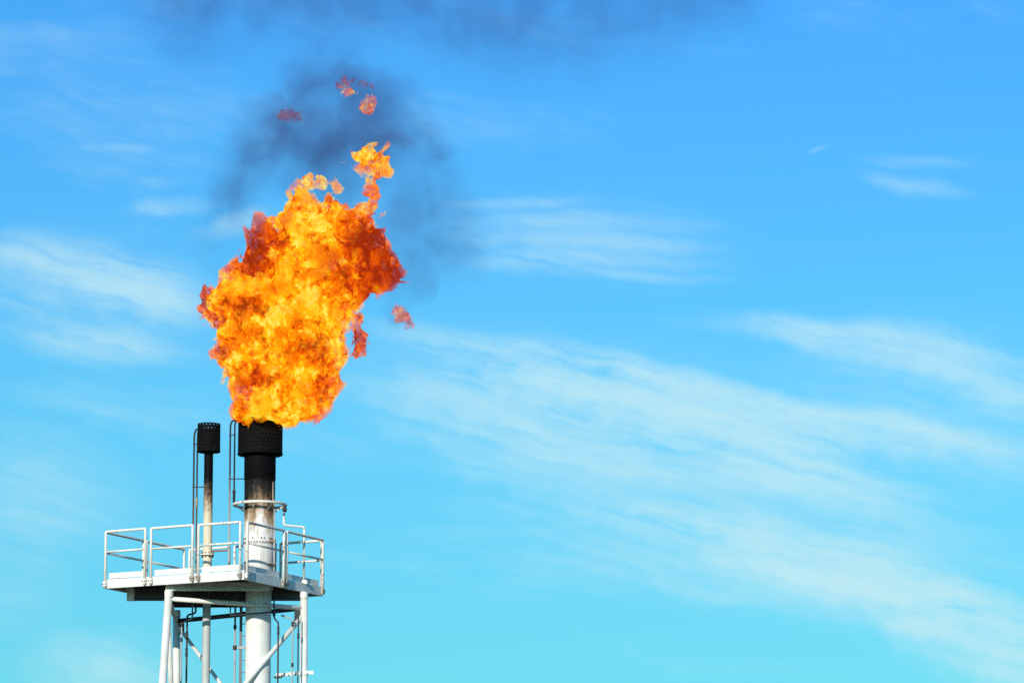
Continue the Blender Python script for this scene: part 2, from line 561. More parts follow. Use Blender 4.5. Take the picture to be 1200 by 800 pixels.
sides = [(Vector((0, -HY, 0)), 0, 2 * HX), (Vector((HX, 0, 0)), PI / 2, 2 * HY - 0.026), (Vector((0, HY, 0)), PI, 2 * HX), (Vector((-HX, 0, 0)), -PI / 2, 2 * HY - 0.026)]
PAN = [[(0.012, 0.297), (0.342, 0.637), (0.680, 0.975)], [(0.020, 0.478), (0.516, 0.985)],
       [(0.015, 0.312), (0.352, 0.648), (0.688, 0.985)], [(0.015, 0.484), (0.522, 0.980)]]
ZR, ZM = 1.365, 0.875
rnd = random.Random(5)
for si, (o0, rz, ln) in enumerate(sides):
    mt = Matrix.Translation(o0) @ Matrix.Rotation(rz, 4, 'Z')
    bm = bmesh.new()
    channel(bm, ln, CH)
    bmesh.ops.transform(bm, matrix=mt, verts=bm.verts)
    obj('edge_channel', bm, M['channel'], plat)
    # toe board: stands just clear above the channel
    for pi_, (f0, f1) in enumerate(PAN[si]):
        g0 = -ln / 2 + (f0 * ln if pi_ else 0.05)
        g1 = -ln / 2 + (f1 * ln if pi_ < len(PAN[si]) - 1 else ln - 0.05)
        bm = bmesh.new()
        add_box(bm, (g0 + 0.035, 0.078, CH + 0.028), (g1 - 0.035, 0.086, CH + 0.160))
        bmesh.ops.transform(bm, matrix=mt, verts=bm.verts)
        obj('toe_board', bm, M['white'], plat)
        # guard rail panel: one bent frame, one mid rail, two foot brackets
        a = -ln / 2 + f0 * ln
        b = -ln / 2 + f1 * ln
        yo = -0.030
        j0, j1 = rnd.uniform(-.008, .008), rnd.uniform(-.008, .008)
        bm = bmesh.new()
        add_tube(bm, bend([(a, yo, 0.02), (a + j0, yo, ZR), (b + j1, yo, ZR + rnd.uniform(-.008, .008)), (b, yo, 0.02)], 0.022, 3), 0.032, 10)
        bmesh.ops.transform(bm, matrix=mt, verts=bm.verts)
        fr = obj('guard_rail', bm, M['rail'], plat)
        bm = bmesh.new()
        add_tube(bm, [(a + 0.027, yo, ZM), (b - 0.027, yo, ZM + rnd.uniform(-.006, .006))], 0.026, 10)
        bmesh.ops.transform(bm, matrix=mt, verts=bm.verts)
        obj('mid_rail', bm, M['rail'], fr)
        for xx in (a, b):
            bm = bmesh.new()
            add_box(bm, (xx - 0.052, yo - 0.038, 0.045), (xx + 0.052, -0.002, 0.165))
            bmesh.ops.transform(bm, matrix=mt, verts=bm.verts)
            obj('foot_bracket', bm, M['bracket'] if rnd.random() < .6 else M['white'], fr, bevel=0.006)
            for dx in (-0.036, 0.036):
                bm = bmesh.new()
                add_tube(bm, [(xx + dx, yo - 0.030, 0.105), (xx + dx, yo - 0.056, 0.105)], 0.016, 6)
                bmesh.ops.transform(bm, matrix=mt, verts=bm.verts)
                obj('bolt', bm, M['rusty'], fr)

# ------------------------------------------------------------------ main flare stack
MX, MY = 0.84, 2.35
stack = thing('flare_stack', 'thick flare stack, white below and soot black at its burning tip', 'flare stack', (MX, MY, 0))
bm = bmesh.new()
add_lathe(bm, [(0.311, 0.0), (0.311, 14.18)], 48)
obj('lower_pipe', bm, M['stack_low'], stack)
bm = bmesh.new()
add_lathe(bm, [(0.313, 14.02), (0.374, 14.03), (0.374, 15.12)], 48)
obj('sleeve', bm, M['stack'], stack)
bm = bmesh.new()
add_lathe(bm, [(0.374, 15.125), (0.381, 15.13), (0.381, 15.205), (0.374, 15.21), (0.374, 16.70), (0.384, 16.715), (0.384, 17.46)], 48)
obj('upper_pipe', bm, M['stack'], stack)
bm = bmesh.new()
for row, (z, n_) in enumerate(((15.166, 34), (15.255, 34))):
    for k in range(n_):
        a = 2 * PI * (k + 0.5 * row) / n_
        if row == 1 and rnd.random() < .45:
            continue
        d = Vector((math.cos(a), math.sin(a), 0))
        add_tube(bm, [d * 0.372 + Vector((0, 0, z)), d * 0.402 + Vector((0, 0, z))], 0.016, 6)
obj('bolt_ring', bm, M['rusty'], stack)['kind'] = 'stuff'


def perforated_tip(name, r, z0, z1, n_around, n_rows, parent):
    """windshield: a steel drum pierced with staggered round holes"""
    bm = bmesh.new()
    dz = (z1 - z0) / n_rows
    da = 2 * PI / n_around
    hr = 0.16 * min(dz, da * r)
    box8 = [(-1, -1), (0, -1), (1, -1), (1, 0), (1, 1), (0, 1), (-1, 1), (-1, 0)]
    for j in range(n_rows):
        zc = z0 + (j + 0.5) * dz
        for i in range(n_around):
            ac = (i + 0.5 * (j % 2)) * da
            oc, ic = [], []
            for u, v in box8:
                a_ = ac + u * da / 2
                oc.append(bm.verts.new((r * math.cos(a_), r * math.sin(a_), zc + v * dz / 2)))
                q = math.hypot(u, v)
                a_ = ac + u / q * hr / r
                ic.append(bm.verts.new((r * math.cos(a_), r * math.sin(a_), zc + v / q * hr)))
            for k in range(8):
                f = bm.faces.new((oc[k], oc[(k + 1) % 8], ic[(k + 1) % 8], ic[k]))
                f.smooth = True
    bmesh.ops.remove_doubles(bm, verts=bm.verts, dist=0.0005)
    o = obj(name, bm, M['soot'], parent)
    s_ = o.modifiers.new('wall', 'SOLIDIFY')
    s_.thickness = 0.014
    s_.offset = -1
    return o


tip = perforated_tip('windshield', 0.541, 17.33, 18.27, 36, 10, stack)
bm = bmesh.new()
add_lathe(bm, [(0.39, 17.30), (0.545, 17.315), (0.553, 17.34), (0.545, 17.37)], 48)
obj('bottom_ring', bm, M['soot'], tip)
bm = bmesh.new()
add_lathe(bm, [(0.384, 17.40), (0.400, 17.55), (0.400, 18.22)], 48)
obj('burner_barrel', bm, M['soot'], stack)
bm = bmesh.new()
for k in range(14):                 # ragged burnt tabs on the rim
    a = 2 * PI * k / 14 + rnd.uniform(-.1, .1)
    h = rnd.uniform(0.03, 0.11)
    m4 = Matrix.Rotation(a, 4, 'Z') @ Matrix.Translation((0.53, 0, 18.262)) @ Matrix.Rotation(rnd.uniform(-.2, .25), 4, 'Y')
    add_box(bm, (-0.008, -0.04, 0), (0.008, 0.04, h), m4)
obj('rim_tabs', bm, M['soot'], tip)['kind'] = 'stuff'
# steam ring and its support arms
bm = bmesh.new()
ZRING = 16.10
add_tube(bm, [(0.62 * math.cos(2 * PI * k / 48), 0.62 * math.sin(2 * PI * k / 48), ZRING) for k in range(48)], 0.036, 12, closed=True)
ring = obj('steam_ring', bm, M['rail'], stack)
for a in (0.15, 1.6, 3.2, 4.45, 5.3):
    d = Vector((math.cos(a), math.sin(a), 0))
    tube_obj('ring_arm', [d * 0.60 + Vector((0, 0, ZRING - 0.01)), d * 0.375 + Vector((0, 0, ZRING - 0.16))], 0.018, M['rail'], ring)
# riser on the right of the ring, stepping down to the deck
o = tube_obj('ring_riser', [(0.585, 0.10, 16.10), (0.585, 0.10, 15.62), (1.075, 0.25, 15.595), (1.075, 0.25, 14.22)], 0.027, M['rail'], stack, rad=0.05)
bm = bmesh.new()
add_lathe(bm, [(0.0, 15.94), (0.052, 15.945), (0.058, 16.02), (0.04, 16.06), (0.06, 16.08), (0.06, 16.13), (0, 16.14)], 14, (0.60, 0.10))
obj('valve', bm, M['pipe_dark'], o)
bm = bmesh.new()
add_box(bm, (0.985, 0.16, 14.195), (1.165, 0.34, 14.30))
obj('riser_foot', bm, M['white'], o, bevel=0.015)
# thin line clamped to the right flank
o = tube_obj('flank_pipe', [(0.335, -0.26, 16.62), (0.335, -0.26, 16.2), (0.375, -0.27, 16.1), (0.385, -0.27, 14.30)], 0.019, M['burnt_white'], stack, rad=0.05)
for z in (14.62, 15.18):
    bm = bmesh.new()
    add_box(bm, (0.24, -0.29, z - 0.02), (0.42, -0.23, z + 0.02))
    obj('pipe_clip', bm, M['rusty'], o)


def pilot_lines(parent, tip_x, tip_z, y, xa, xb, za_bot, zb_bot, rungs, mat_a, mat_b, r=0.022):
    """two burnt pipes rising beside a stack and hooking over into its tip"""
    def hook(x, h):
        return [(x, y, za_bot if x == xa else zb_bot), (x, y, tip_z - h), (x + 0.035, y, tip_z - h + 0.11), (tip_x, y, tip_z - h + 0.14)]
    a = tube_obj('pilot_pipe', hook(xa, 0.16), r, mat_a, parent, rad=0.08)
    b = tube_obj('pilot_pipe', hook(xb, 0.13), r * 0.95, mat_b, parent, rad=0.08)
    for x1, z in rungs:
        tube_obj('pipe_bracket', [(xa - 0.03, y, z), (x1, y, z)], 0.014, M['pipe_dark'], a, seg=6)
    return a, b


a, b = pilot_lines(stack, -0.50, 18.20, -0.05, -0.725, -0.618, 14.20, 16.20, ((-0.59, 17.80), (-0.36, 16.73)), M['burnt_white'], M['burnt'])
bm = bmesh.new()
add_lathe(bm, [(0, 16.14), (0.03, 16.145), (0.034, 16.40), (0.046, 16.41), (0.046, 16.44), (0.022, 16.45)], 12, (-0.618, -0.05))
obj('igniter_head', bm, M['pipe_dark'], b)

# ------------------------------------------------------------------ slim second stack
SX, SY = -0.425, 2.60
slim = thing('slim_flare_stack', 'slim unlit flare stack with small black tip, left of the flame', 'flare stack', (SX, SY, 0))
bm = bmesh.new()
add_lathe(bm, [(0.098, 0.0), (0.098, 14.15)], 28)
o = obj('lower_pipe', bm, M['small_low'], slim)
for v in o.data.vertices:
    v.co.x += -0.03 * (14.15 - v.co.z) / 2.0 if v.co.z > 10 else -0.03
bm = bmesh.new()
add_lathe(bm, [(0.110, 14.10), (0.110, 14.90)], 28)
obj('sleeve', bm, M['small'], slim)
bm = bmesh.new()
add_lathe(bm, [(0.10, 14.895), (0.165, 14.90), (0.165, 14.935), (0.10, 14.94)], 28)
o = obj('flange', bm, M['rail'], slim)
bm = bmesh.new()
for k in range(10):
    a = 2 * PI * k / 10
    add_tube(bm, [(0.14 * math.cos(a), 0.14 * math.sin(a), 14.86), (0.14 * math.cos(a), 0.14 * math.sin(a), 14.975)], 0.016, 6)
obj('flange_bolts', bm, M['rusty'], o)['kind'] = 'stuff'
bm = bmesh.new()
add_lathe(bm, [(0.110, 14.942), (0.110, 17.50)], 28)
obj('upper_pipe', bm, M['small'], slim)
tip2 = perforated_tip('windshield', 0.278, 17.44, 18.12, 20, 8, slim)
bm = bmesh.new()
add_lathe(bm, [(0.11, 17.41), (0.28, 17.425), (0.288, 17.445), (0.28, 17.475)], 36)
obj('bottom_ring', bm, M['soot'], tip2)
bm = bmesh.new()
add_lathe(bm, [(0.11, 17.48), (0.165, 17.60), (0.165, 17.99)], 28)
obj('burner_barrel', bm, M['soot'], slim)
pilot_lines(slim, -0.26, 18.02, -0.03, -0.355, -0.275, 14.20, 14.20, ((-0.26, 17.62), (-0.09, 16.57)), M['burnt'], M['burnt'])
for o_ in [c for c in slim.children if c.name.startswith('pilot_pipe')][:1]:
    bm = bmesh.new()
    add_lathe(bm, [(0, 16.05), (0.034, 16.055), (0.036, 16.28), (0.02, 16.30)], 10, (-0.275, -0.03))
    obj('igniter_head', bm, M['burnt_white'], o_)
# thin drain line towards the main stack, seen between the rails
tube_obj('drain_pipe', [(0.10, 0.0, 15.00), (0.52, -0.05, 15.02), (0.52, -0.05, 14.20)], 0.02, M['rusty'], slim, rad=0.05)

# ------------------------------------------------------------------ ladder
LX, LY = 0.385, 2.93
lad = thing('ladder', 'narrow dark steel ladder running up behind the thick stack', 'ladder', (LX, LY, 0))
LD = Vector((0.42, 0.16, 0)).normalized()
for s in (0, 1):
    bm = bmesh.new()
    c = LD * 0.42 * s
    add_box(bm, (c.x - 0.035, c.y - 0.012, 0.0), (c.x + 0.035, c.y + 0.012, 13.96))
    obj('stile', bm, M['steel'], lad)
for i in range(46):
    z = 0.3 + i * 0.295
    tube_obj('rung', [tuple(LD * 0.03 + Vector((0, 0, z))), tuple(LD * 0.40 + Vector((0, 0, z)))], 0.011, M['steel'], lad, seg=6)
for z in (12.70, 9.6, 6.5, 3.4):
    bm = bmesh.new()
    add_box(bm, (-0.20, -0.035, z - 0.035), (0.10, -0.016, z + 0.035))
    obj('clamp_bar', bm, M['pipe_grey'], lad, bevel=0.006)


# ------------------------------------------------------------------ loose pipe runs under the platform
def pipe(name, label, pts, r, material, seg=10, rad=0.06, group=None, extra=None):
    base = Vector((pts[0][0], pts[0][1], min(p[2] for p in pts)))
    t_ = thing(name, label, 'pipe', base, 0, group or 'thin pipes under the platform')
    o_ = tube_obj('pipe_run', loc_pts(base, pts), r, material, t_, seg, rad)
    for (p, hh, rr) in extra or ():
        bm = bmesh.new()
        q = Vector(p) - base
        add_lathe(bm, [(0, q.z - hh), (rr, q.z - hh), (rr, q.z + hh), (0, q.z + hh)], 10, (q.x, q.y))
        obj('coupling', bm, M['pipe_dark'], t_)
    return t_


pipe('conduit', 'thin grey pipe just left of the ladder', [(0.245, 2.90, 0), (0.245, 2.90, 13.96)], 0.026, M['pipe_grey'], extra=[((0.245, 2.90, 12.70), 0.05, 0.05), ((0.245, 2.90, 13.2), 0.04, 0.04)])
pipe('conduit', 'thin pipe nearest the rear left tower leg', [(-1.06, 3.0, 0), (-1.055, 3.0, 13.3), (-0.80, 3.0, 13.42), (-0.80, 3.0, 13.97)], 0.020, M['pipe_grey'], extra=[((-1.056, 3.0, 13.28), 0.06, 0.035), ((-1.056, 3.0, 12.9), 0.05, 0.03)])
pipe('conduit', 'thin dark pipe between rear left tower leg and slim stack', [(-0.94, 3.0, 0), (-0.925, 3.0, 13.2), (-0.925, 3.0, 13.5), (-0.72, 3.0, 13.55), (-0.72, 3.0, 13.97)], 0.024, M['pipe_dark'], extra=[((-0.926, 3.0, 13.0), 0.1, 0.035), ((-0.93, 3.0, 12.6), 0.1, 0.032)])
pipe('conduit', 'dark stepped pipe just right of the thick stack below platform', [(1.35, 1.92, 0), (1.345, 1.92, 13.20), (1.24, 1.92, 13.30), (1.235, 1.92, 14.16)], 0.021, M['pipe_dark'], rad=0.05, extra=[((1.24, 1.92, 13.42), 0.07, 0.036), ((1.346, 1.92, 13.0), 0.1, 0.028)])
pipe('conduit', 'thin mottled pipe midway between thick stack and right tower leg', [(1.69, 2.10, 0), (1.68, 2.10, 13.30), (1.40, 2.16, 13.40)], 0.020, M['pipe_grey'], extra=[((1.68, 2.10, 13.18), 0.06, 0.032), ((1.682, 2.10, 12.2), 0.05, 0.03)])
pipe('conduit', 'thin dark pipe hugging the right tower leg', [(1.81, 2.12, 0), (1.815, 2.12, 13.35)], 0.017, M['pipe_dark'], extra=[((1.815, 2.12, 12.9), 0.06, 0.028)])
pipe('crossing_pipe', 'thin black elbowed pipe crossing the thick stack under the platform', [(0.19, 1.90, 13.97), (0.19, 1.90, 13.36), (1.21, 1.90, 13.45)], 0.017, M['pipe_dark'], rad=0.04, extra=[((0.19, 1.90, 13.60), 0.04, 0.04)])

# bracket bar on the right leg
bb = thing('bracket_bar', 'short pale angle bar crossing the right tower leg low down', 'bracket', (1.28, 2.28, 11.97))
d = Vector((0.90, 0.06, 0.075))
m4 = d.to_track_quat('X', 'Z').to_matrix().to_4x4()
bm = bmesh.new()
add_box(bm, (0, -0.003, -0.045), (d.length, 0.009, 0.045), m4)
add_box(bm, (0, 0.009, 0.033), (d.length, 0.085, 0.045), m4)
obj('angle_bar', bm, M['white'], bb)
for u in (0.06, 0.16, 0.34, 0.50, 0.84):
    p = d * u
    bm = bmesh.new()
    add_tube(bm, [p + Vector((0, -0.05, -0.03)), p + Vector((0, 0.02, -0.03))], 0.026 if u < .2 else 0.018, 8)
    obj('clamp_bolt', bm, M['pipe_dark'], bb)
bm = bmesh.new()
add_box(bm, (-0.05, -0.06, -0.075), (0.14, 0.01, -0.03))
obj('clamp_block', bm, M['pipe_dark'], bb, bevel=0.01)


# ------------------------------------------------------------------ fire
RS = np.random.RandomState(7)
LAT = RS.rand(64, 64, 64).astype(np.float32)


def vnoise(P, f, seed):
    q = P * f + np.array([seed * 7.31, seed * 3.77, seed * 5.13], np.float32)
    i = np.floor(q).astype(np.int32)
    u = q - i
    u = u * u * u * (u * (u * 6 - 15) + 10)
    i &= 63
    j = (i + 1) & 63
    o = 0
    for a in (0, 1):
        ia = j[:, 0] if a else i[:, 0]
        wa = u[:, 0] if a else 1 - u[:, 0]
        for b in (0, 1):
            ib = j[:, 1] if b else i[:, 1]
            wb = wa * (u[:, 1] if b else 1 - u[:, 1])
            o = o + wb * ((1 - u[:, 2]) * LAT[ia, ib, i[:, 2]] + u[:, 2] * LAT[ia, ib, j[:, 2]])
    return o * 2 - 1


def fbm(P, f, seed, octs, gain=0.55):
    s, a, tot = 0, 1.0, 0.0
    for k in range(octs):
        s = s + a * vnoise(P, f * 2.03 ** k, seed + k * 3)
        tot += a
        a *= gain
    return s / tot


def surface_net(F, org, h):
    """closed surface where F crosses zero (inside F < 0)"""
    nx_, ny_, nz_ = F.shape
    ins = F < 0
    cs = (nx_ - 1, ny_ - 1, nz_ - 1)
    acc = np.zeros(cs + (3,), np.float32)
    cnt = np.zeros(cs, np.float32)

    def sl(o):
        return tuple(slice(o[a], o[a] + cs[a]) for a in range(3))
    for ax in range(3):
        b_, c_ = [a for a in range(3) if a != ax]
        for p in (0, 1):
            for q in (0, 1):
                o0 = [0, 0, 0]
                o0[b_], o0[c_] = p, q
                o1 = list(o0)
                o1[ax] = 1
                f0, f1 = F[sl(o0)], F[sl(o1)]
                cr = ins[sl(o0)] != ins[sl(o1)]
                t = np.where(cr, f0 / np.where(cr, f0 - f1, 1), 0)
                acc[..., ax] += np.where(cr, t, 0)
                acc[..., b_] += np.where(cr, p, 0)
                acc[..., c_] += np.where(cr, q, 0)
                cnt += cr
    act = cnt > 0
    idx = -np.ones(cs, np.int64)
    idx[act] = np.arange(act.sum())
    cells = np.argwhere(act).astype(np.float32)
    V = (cells + acc[act] / cnt[act][:, None]) * h + np.array(org, np.float32)
    quads = []
    for ax in range(3):
        b_, c_ = [a for a in range(3) if a != ax]
        n_ = F.shape
        s0 = [slice(1, n_[a] - 1) for a in range(3)]
        s1 = list(s0)
        s0[ax] = slice(0, n_[ax] - 1)
        s1[ax] = slice(1, n_[ax])
        cr = ins[tuple(s0)] != ins[tuple(s1)]
        w_ = np.argwhere(cr)
        inside0 = ins[tuple(s0)][cr]
        base = w_.copy()
        base[:, b_] += 1
        base[:, c_] += 1

        def g(db, dc):
            k = base.copy()
            k[:, b_] += db
            k[:, c_] += dc
            return idx[k[:, 0], k[:, 1], k[:, 2]]
        q = np.stack([g(-1, -1), g(0, -1), g(0, 0), g(-1, 0)], 1)
        flip = inside0 if ax != 1 else ~inside0
        q[~flip] = q[~flip][:, ::-1]
        quads.append(q)
    return V, np.concatenate(quads)


def blob_mesh(name, blobs, holes, h, k, disp, pad=0.5, seed=1, warp_amp=0.25, ysq=0.85, nf=1.0, bl=0.62):
    """turbulent closed surface grown round a set of overlapping puffs"""
    B = np.array(blobs, np.float32)
    lo = (B[:, :3] - B[:, 3:4]).min(0) - pad
    hi = (B[:, :3] + B[:, 3:4]).max(0) + pad
    dims = np.ceil((hi - lo) / h).astype(int) + 1
    ax = [lo[i] + h * np.arange(dims[i], dtype=np.float32) for i in range(3)]
    G = np.stack(np.meshgrid(*ax, indexing='ij'), -1).reshape(-1, 3)

    def dist(P, S):
        acc = np.zeros(len(P), np.float32)
        for x, y, z, r in S:
            d = np.sqrt((P[:, 0] - x) ** 2 + ((P[:, 1] - y) / ysq) ** 2 + (P[:, 2] - z) ** 2) - r
            acc += np.exp(-np.clip(d / k, -30, 30))
        return -k * np.log(np.maximum(acc, 1e-12))
    F = dist(G, B)
    near = np.abs(F) < (disp * 2.2 + warp_amp * 1.5 + 0.1)
    P = G[near]
    W = np.stack([fbm(P, 1.1 * nf, seed + 20 * a, 3) for a in range(3)], 1) * warp_amp
    Q = P + W
    f = dist(Q, B)
    if holes:
        f = np.maximum(f, -dist(Q, np.array(holes, np.float32)))
    st = np.array([1, 1, 0.8], np.float32)
    bil = fbm(Q * st, 1.7 * nf, seed + 3, 2)
    fine = fbm(Q * st + W * 0.7, 4.0 * nf, seed + 9, 5, 0.66)
    f = f - disp * (bl * (3.0 * np.abs(bil) - 0.70) + 1.7 * fine)
    F[near] = f
    V, Q4 = surface_net(F.reshape(dims), lo, h)
    Wv = np.stack([fbm(V, 1.1 * nf, seed + 20 * a, 3) for a in range(3)], 1) * warp_amp
    fold = 1 - np.clip(np.abs(fbm((V + Wv) * st, 1.7 * nf, seed + 3, 2)) * 5.0, 0, 1)
    outer = np.clip(dist(V + Wv, B) / (0.55 * disp) * 0.5 + 0.5, 0, 1) if disp > 0.01 else fold * 0
    me = bpy.data.meshes.new(name)
    me.vertices.add(len(V))
    me.vertices.foreach_set('co', V.astype(np.float32).ravel())
    me.loops.add(4 * len(Q4))
    me.loops.foreach_set('vertex_index', Q4.astype(np.int32).ravel())
    me.polygons.add(len(Q4))
    me.polygons.foreach_set('loop_start', np.arange(0, 4 * len(Q4), 4, dtype=np.int32))
    me.polygons.foreach_set('use_smooth', np.ones(len(Q4), bool))
    me.update(calc_edges=True)
    me.attributes.new('outer', 'FLOAT', 'POINT').data.foreach_set('value', outer.astype(np.float32))
    me.attributes.new('fold', 'FLOAT', 'POINT').data.foreach_set('value', fold.astype(np.float32))
    return me


# puffs in metres from the mouth of the stack: x, y, z, radius
FLAME = [
    (-0.34, 0.0, 0.097, 0.281),
    (-0.052, -0.156, 0.37, 0.51),
    (0.738, -0.25, 0.16, 0.365),
    (1.192, 0.156, 0.454, 0.469),
    (0.524, 0.0, 0.791, 0.885),
    (1.395, 0.312, 1.002, 0.594),
    (-0.371, -0.312, 1.002, 0.469),
    (-0.936, 0.0, 1.423, 0.198),
    (-0.108, 0.156, 1.74, 0.844),
    (0.931, -0.312, 1.74, 1.01),
    (1.681, 0.0, 1.529, 0.344),
    (-0.907, -0.156, 2.438, 0.344),
    (-1.039, 0.25, 3.01, 0.156),
    (-0.325, -0.156, 2.523, 0.844),
    (0.713, 0.0, 2.904, 1.135),
    (1.65, 0.375, 2.904, 0.677),
    (2.209, -0.188, 3.435, 0.719),
    (2.792, 0.25, 3.711, 0.469),
    (2.622, -0.125, 4.222, 0.469),
    (3.106, 0.0, 3.435, 0.219),
    (-0.086, 0.312, 3.584, 0.51),
    (0.201, -0.25, 4.009, 0.594),
    (1.118, 0.0, 4.18, 0.927),
    (1.994, 0.188, 4.435, 0.719),
    (0.945, -0.188, 4.905, 0.323),
    (1.447, 0.125, 4.862, 0.302),
    (2.116, -0.125, 4.819, 0.323),
    (0.836, 0.0, 5.418, 0.177),
    (1.021, 0.125, 5.846, 0.115),
    (1.611, 0.062, 5.332, 0.094),
    (1.904, 0.0, 5.289, 0.094),
    (1.46, 0.0, 5.846, 0.067),
    (2.511, 0.0, 5.204, 0.177),
    (2.593, 0.062, 5.589, 0.156),
    (2.695, -0.062, 5.931, 0.156),
    (2.483, 0.0, 6.317, 0.177),
    (2.84, 0.094, 6.339, 0.177),
    (2.188, 0.0, 6.553, 0.135),
    (2.565, 0.0, 6.661, 0.115),
    (3.028, 0.0, 6.468, 0.094),
    (-1.16, 0.0, 2.65, 0.281),
    (-1.309, 0.0, 2.904, 0.156),
    (-1.415, 0.0, 3.074, 0.094),
    (2.469, 0.0, 1.846, 0.156),
    (2.388, 0.094, 1.592, 0.115),
    (2.425, 0.0, 2.269, 0.156),
    (-0.587, 0.0, 3.626, 0.177),
    (-0.38, -0.812, -0.008, 0.219),
    (-0.174, -0.938, 0.076, 0.26),
    (0.843, -0.875, -0.008, 0.281),
    (1.111, -0.688, 0.16, 0.302),
    (0.321, -0.688, 0.328, 0.469),
    (0.699, -0.938, -0.134, 0.156),
]
HOLES = [
    (-0.668, -0.9, 3.35, 0.167),
    (-0.668, -0.6, 3.35, 0.167),
    (-0.668, -0.3, 3.35, 0.167),
    (-0.668, 0, 3.35, 0.167),
    (-0.668, 0.3, 3.35, 0.167),
    (-0.668, 0.6, 3.35, 0.167),
    (-0.668, 0.9, 3.35, 0.167),
    (1.824, -0.9, 4.777, 0.083),
    (1.824, -0.6, 4.777, 0.083),
    (1.824, -0.3, 4.777, 0.083),
    (1.824, 0, 4.777, 0.083),
    (1.824, 0.3, 4.777, 0.083),
    (1.824, 0.6, 4.777, 0.083),
    (1.824, 0.9, 4.777, 0.083),
    (1.696, -0.9, 5.076, 0.104),
    (1.696, -0.6, 5.076, 0.104),
    (1.696, -0.3, 5.076, 0.104),
    (1.696, 0, 5.076, 0.104),
    (1.696, 0.3, 5.076, 0.104),
    (1.696, 0.6, 5.076, 0.104),
    (1.696, 0.9, 5.076, 0.104),
    (-1.296, -0.9, 1.888, 0.188),
    (-1.296, -0.6, 1.888, 0.188),
    (-1.296, -0.3, 1.888, 0.188),
    (-1.296, 0, 1.888, 0.188),
    (-1.296, 0.3, 1.888, 0.188),
    (-1.296, 0.6, 1.888, 0.188),
    (-1.296, 0.9, 1.888, 0.188),
    (-0.967, -0.9, 0.538, 0.146),
    (-0.967, -0.6, 0.538, 0.146),
    (-0.967, -0.3, 0.538, 0.146),
    (-0.967, 0, 0.538, 0.146),
    (-0.967, 0.3, 0.538, 0.146),
    (-0.967, 0.6, 0.538, 0.146),
    (-0.967, 0.9, 0.538, 0.146),
    (2.381, -0.9, 2.65, 0.167),
    (2.381, -0.6, 2.65, 0.167),
    (2.381, -0.3, 2.65, 0.167),
    (2.381, 0, 2.65, 0.167),
    (2.381, 0.3, 2.65, 0.167),
    (2.381, 0.6, 2.65, 0.167),
    (2.381, 0.9, 2.65, 0.167),
    (2.246, -0.9, 1.002, 0.125),
    (2.246, -0.6, 1.002, 0.125),
    (2.246, -0.3, 1.002, 0.125),
    (2.246, 0, 1.002, 0.125),
    (2.246, 0.3, 1.002, 0.125),
    (2.246, 0.6, 1.002, 0.125),
    (2.246, 0.9, 1.002, 0.125),
    (3.583, -0.9, 3.967, 0.167),
    (3.583, -0.6, 3.967, 0.167),
    (3.583, -0.3, 3.967, 0.167),
    (3.583, 0, 3.967, 0.167),
    (3.583, 0.3, 3.967, 0.167),
    (3.583, 0.6, 3.967, 0.167),
    (3.583, 0.9, 3.967, 0.167),
    (0.32, -0.9, 4.649, 0.125),
    (0.32, -0.6, 4.649, 0.125),
    (0.32, -0.3, 4.649, 0.125),
    (0.32, 0, 4.649, 0.125),
    (0.32, 0.3, 4.649, 0.125),
    (0.32, 0.6, 4.649, 0.125),
    (0.32, 0.9, 4.649, 0.125),
    (1.234, -0.9, 5.332, 0.104),
    (1.234, -0.6, 5.332, 0.104),
    (1.234, -0.3, 5.332, 0.104),
    (1.234, 0, 5.332, 0.104),
    (1.234, 0.3, 5.332, 0.104),
    (1.234, 0.6, 5.332, 0.104),
    (1.234, 0.9, 5.332, 0.104),
    (2.38, -0.9, 6.039, 0.104),
    (2.38, -0.6, 6.039, 0.104),
    (2.38, -0.3, 6.039, 0.104),
    (2.38, 0, 6.039, 0.104),
    (2.38, 0.3, 6.039, 0.104),
    (2.38, 0.6, 6.039, 0.104),
    (2.38, 0.9, 6.039, 0.104),
    (2.65, -0.9, 6.51, 0.073),
    (2.65, -0.6, 6.51, 0.073),
    (2.65, -0.3, 6.51, 0.073),
    (2.65, 0, 6.51, 0.073),
    (2.65, 0.3, 6.51, 0.073),
    (2.65, 0.6, 6.51, 0.073),
    (2.65, 0.9, 6.51, 0.073),
]
COOL = [
    (-0.133, -0.417, 4.073, 1.042, 0.55),
    (3.001, 0.0, 3.584, 1.292, 0.55),
    (2.579, -0.417, 4.393, 0.938, 0.45),
    (2.49, 0.0, 1.846, 0.708, 0.7),
    (1.75, -0.729, 3.541, 0.542, 0.4),
    (-0.843, 0.0, 2.311, 0.5, 0.25),
    (-0.325, -0.833, 2.48, 0.542, 0.3),
    (-0.089, -0.208, -0.092, 0.5, 0.45),
    (1.36, -0.208, 0.118, 0.625, 0.35),
    (0.327, -0.208, -0.26, 0.542, 0.35),
    (0.977, -0.938, 1.318, 0.458, 0.35),
    (-1.163, 0.0, 2.904, 0.375, 0.5),
    (-0.101, -0.521, 1.002, 0.333, 0.4),
]
HOT = [
    (0.905, 0.0, 4.713, 1.25, 0.25),
    (0.819, -0.833, 2.692, 1.25, 0.22),
    (0.524, -0.833, 0.791, 1.042, 0.18),
    (1.658, 0.0, 1.846, 0.833, 0.2),
    (1.953, -0.729, 4.286, 0.458, 0.3),
    (2.567, 0.0, 6.317, 0.833, 0.15),
]
